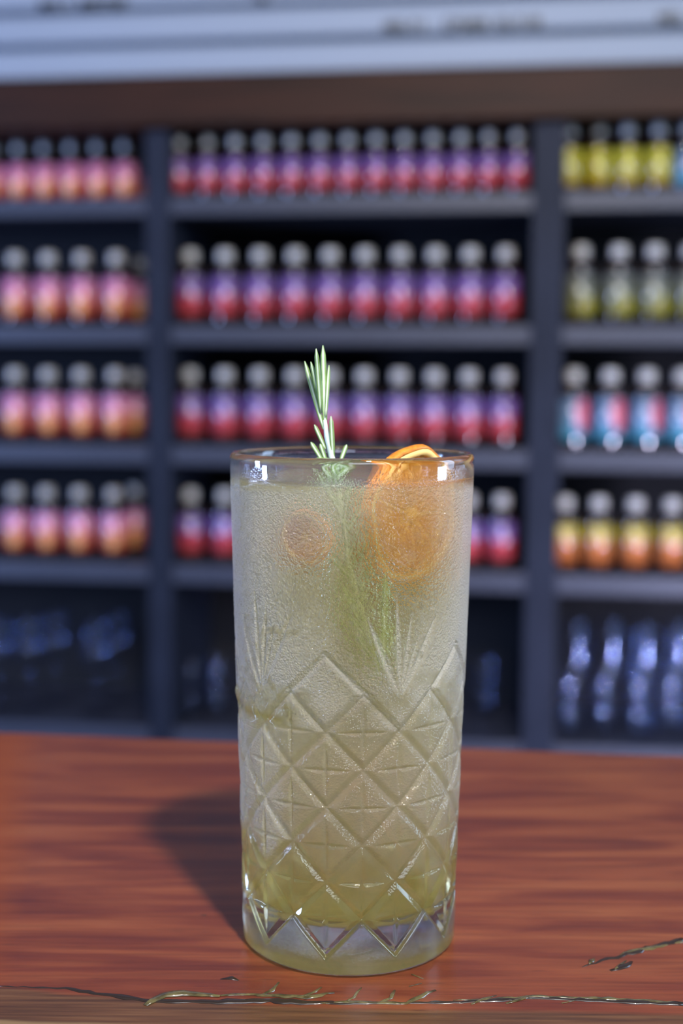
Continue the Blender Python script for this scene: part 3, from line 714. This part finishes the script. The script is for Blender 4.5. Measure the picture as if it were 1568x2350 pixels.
# dried orange wheels
def peelmat():
    t = NT('dried_orange_peel'); tc = t.n('ShaderNodeTexCoord'); nz = t.n('ShaderNodeTexNoise'); nz.inputs['Scale'].default_value = 400; nz.inputs['Detail'].default_value = 3; t.l(tc.outputs['Object'], nz.inputs['Vector'])
    c = t.ramp(nz.outputs[0], [(.3, (.45, .12, .015)), (.6, (.80, .30, .03))])
    bp = t.n('ShaderNodeBump'); bp.inputs['Strength'].default_value = .5; bp.inputs['Distance'].default_value = .0006; t.l(nz.outputs[0], bp.inputs['Height'])
    b = pbsdf(t, c, .45); t.l(bp.outputs[0], b.inputs['Normal']); return t.end(b.outputs[0])
def fleshmat():
    t = NT('dried_orange_flesh'); tc = t.n('ShaderNodeTexCoord'); nz = t.n('ShaderNodeTexNoise'); nz.inputs['Scale'].default_value = 260; t.l(tc.outputs['Object'], nz.inputs['Vector'])
    c = t.ramp(nz.outputs[0], [(.3, (.62, .20, .01)), (.65, (.88, .42, .02))])
    b = pbsdf(t, c, .35); tl = t.n('ShaderNodeBsdfTranslucent'); t.l(c, tl.inputs[0])
    tp = t.n('ShaderNodeBsdfTransparent'); tp.inputs[0].default_value = (1, .6, .1, 1)
    return t.end(t.mix(.15, t.mix(.4, b.outputs[0], tl.outputs[0]), tp.outputs[0]))
m_peel, m_flesh = peelmat(), fleshmat(); m_pith = simple('dried_orange_pith', (.92, .60, .20), .6, noise=.1, scale=300)
def wheel(loc, R, th_, rot, label):
    e = empty('dried_orange_wheel', loc, label, 'orange slice', rot=rot)
    n = 56
    def ringf(prof, name, mat, wob=.0):
        v = []; f = []; m = len(prof)
        for i in range(n):
            a = 2*pi*i/n; wv = 1+wob*sin(a*5)+wob*.7*sin(a*9+1); wy = .0006*sin(a*3)+.0004*sin(a*7)
            for (r, y) in prof: v.append((r*wv*cos(a), y+wy, r*wv*sin(a)))
        for i in range(n):
            for k in range(m):
                i2 = (i+1) % n; k2 = (k+1) % m; f.append((i*m+k, i*m+k2, i2*m+k2, i2*m+k))
        return mesh(name, v, f, mat, e, smooth=True)
    h = th_/2
    ringf([(R*.955, -h), (R, -h*.6), (R*1.01, 0), (R, h*.6), (R*.955, h)], 'peel', m_peel, .012)
    ringf([(R*.86, -h*.7), (R*.88, -h), (R*.957, -h*.98), (R*.957, h*.98), (R*.88, h), (R*.86, h*.7)], 'pith', m_pith, .012)
    ns = 9
    for k in range(ns):
        a0 = 2*pi*(k+.5)/ns-pi/ns*.90; a1 = 2*pi*(k+.5)/ns+pi/ns*.90
        v = []; m = 7
        for y in (-h*.55, h*.55):
            v.append((R*.14*cos((a0+a1)/2), y*.6, R*.14*sin((a0+a1)/2)))
            for q in range(m):
                a = a0+(a1-a0)*q/(m-1); r = R*.865*(1-.05*(abs(q/(m-1)-.5)*2)**3)
                v.append((r*cos(a), y, r*sin(a)))
        f = [tuple(range(m+1)), tuple(range(2*m+1, m, -1))]
        for q in range(m+1):
            q2 = (q+1) % (m+1); f.append((q, m+1+q, m+1+q2, q2))
        mesh('segment', v, f, m_flesh, e)
        a = 2*pi*k/ns
        p0 = Vector((R*.08*cos(a), 0, R*.08*sin(a))); p1 = Vector((R*.87*cos(a), 0, R*.87*sin(a)))
        v, f = tube([p0, p0.lerp(p1, .5), p1], [.0006, .0005, .0009], 6); mesh('membrane', v, f, m_pith, e, smooth=True)
    v, f = lathe([(.0005, -h*.8), (R*.1, -h*.5), (R*.1, h*.5), (.0005, h*.8)], 14); v = [(a, c, b) for a, b, c in v]
    mesh('core', v, f, m_pith, e, smooth=True)
    return e
wheel((GX+.0182, GY-.0075, BAR+.1363), .0215, .0042, (radians(4), 0, radians(48)), 'dried orange wheel poking above the rim at the right of the glass')
wheel((GX-.0135, GY-.0215, BAR+.131), .0085, .003, (radians(10), radians(20), radians(-30)), 'small dried orange piece seen through the left side of the misted glass')

# rosemary
def needle_mats():
    t = NT('rosemary_green'); tc = t.n('ShaderNodeTexCoord'); nz = t.n('ShaderNodeTexNoise'); nz.inputs['Scale'].default_value = 300; t.l(tc.outputs['Object'], nz.inputs['Vector'])
    c = t.ramp(nz.outputs[0], [(.3, (.20, .36, .09)), (.7, (.34, .52, .18))])
    b = pbsdf(t, c, .45); tl = t.n('ShaderNodeBsdfTranslucent'); t.l(c, tl.inputs[0]); a = t.end(t.mix(.25, b.outputs[0], tl.outputs[0]))
    return a, simple('rosemary_underside', (.66, .80, .66), .6, noise=.1, scale=300)
m_ng, m_nw = needle_mats(); m_stem = simple('rosemary_stem', (.62, .74, .62), .6)
def needle_mesh(p0, p1, w, bend=.0):
    p0 = Vector(p0); p1 = Vector(p1); d = p1-p0; n = 9; t = d.normalized(); s = t.cross(Vector((0, 1, 0))).normalized(); b = s.cross(t).normalized()
    if b.y > 0: b = -b
    v = []; f = []; fm = []
    prof = [(-1, 0), (-.55, .34), (-.32, .20), (.32, .20), (.55, .34), (1, 0), (.5, -.4), (-.5, -.4)]
    m = len(prof)
    for i in range(n):
        u = i/(n-1); ww = w*.5*(.55+.45*sin(pi*min(u*1.3, .5)))*(1 if u < .75 else sqrt(max(.03, 1-((u-.75)/.25)**2)))
        c = p0.lerp(p1, u)+s*bend*sin(pi*u)
        for (a, q) in prof: v.append(c+s*a*ww+b*q*ww)
    for i in range(n-1):
        for k in range(m):
            k2 = (k+1) % m; f.append((i*m+k, i*m+k2, (i+1)*m+k2, (i+1)*m+k)); fm.append(1 if k == 2 else 0)
    f.append(tuple(range(m-1, -1, -1))); f.append(tuple((n-1)*m+k for k in range(m))); fm += [0, 0]
    return v, f, fm
def c3(x, y): return (640+x/3.733, 760+y/3.733)
base = at_y(*c3(455, 1090), .402)
ros = empty('rosemary_sprig', (GX+.008, GY-.012, BAR+.085), 'green rosemary sprig standing up out of the tall drink', 'herb')
def radd(name, v, f, mat, fm=None):
    o = ros.location; return mesh(name, [Vector(q)-o for q in v], f, mat, ros, smooth=True, fm=fm)
Ys = .400
stem_pts = [at_y(*c3(395, 760), Ys), at_y(*c3(412, 900), Ys), at_y(*c3(440, 1030), Ys), at_y(*c3(462, 1110), Ys)]
low_end = Vector((GX+.0085, .3905, BAR+.088)); mid = Vector((GX-.0005, .394, BAR+.120))
stem_pts += [stem_pts[-1].lerp(mid, .5)+Vector((.0005, 0, 0)), mid, mid.lerp(low_end, .5), low_end]
v, f = tube(stem_pts, [.0005, .0008, .0009, .0010, .0010, .0010, .0010, .0009], 8); radd('stem', v, f, m_stem)
nd = [((378, 122), (398, 830), 50, .004), ((222, 258), (385, 840), 42, .002), ((320, 150), (362, 700), 42, -.004), ((275, 262), (358, 640), 34, -.002), ((430, 290), (402, 730), 32, .003),
      ((447, 728), (466, 1110), 42, -.002), ((305, 800), (402, 1010), 34, .001), ((275, 950), (375, 1110), 36, .001), ((355, 965), (405, 1110), 36, 0), ((582, 972), (528, 1115), 38, .001)]
for (a, b, w, dy) in nd:
    p1 = at_y(*c3(*a), Ys+dy); p0 = at_y(*c3(*b), Ys); v, f, fm = needle_mesh(p0, p1, w/3.733/7400); radd('needle', v, f, [m_ng, m_nw], fm)
rr = random.Random(9)
for i in range(24):          # needles under the surface
    u = i/24; seg = stem_pts[3:]; k = u*(len(seg)-1); q = int(k); p = seg[q].lerp(seg[q+1], k-q)
    a = rr.uniform(0, 2*pi); d = Vector((cos(a)*.55, -abs(sin(a))*.25, .75+rr.uniform(-.2, .2)))*rr.uniform(.010, .016)
    e_ = p+d
    rad = Vector((e_.x-GX, e_.y-GY)); lim = .0325
    if rad.length > lim: rad = rad.normalized()*lim; e_ = Vector((GX+rad.x, GY+rad.y, e_.z))
    e_.z = min(e_.z, BAR+.153)
    v, f, fm = needle_mesh(p, e_, .0019); radd('needle', v, f, [m_ng, m_nw], fm)
# one long needle standing against the front right wall
v, f, fm = needle_mesh((GX+.0095, .3795, BAR+.092), (GX+.0098, .3775, BAR+.122), .0020); radd('needle', v, f, [m_ng, m_nw], fm)
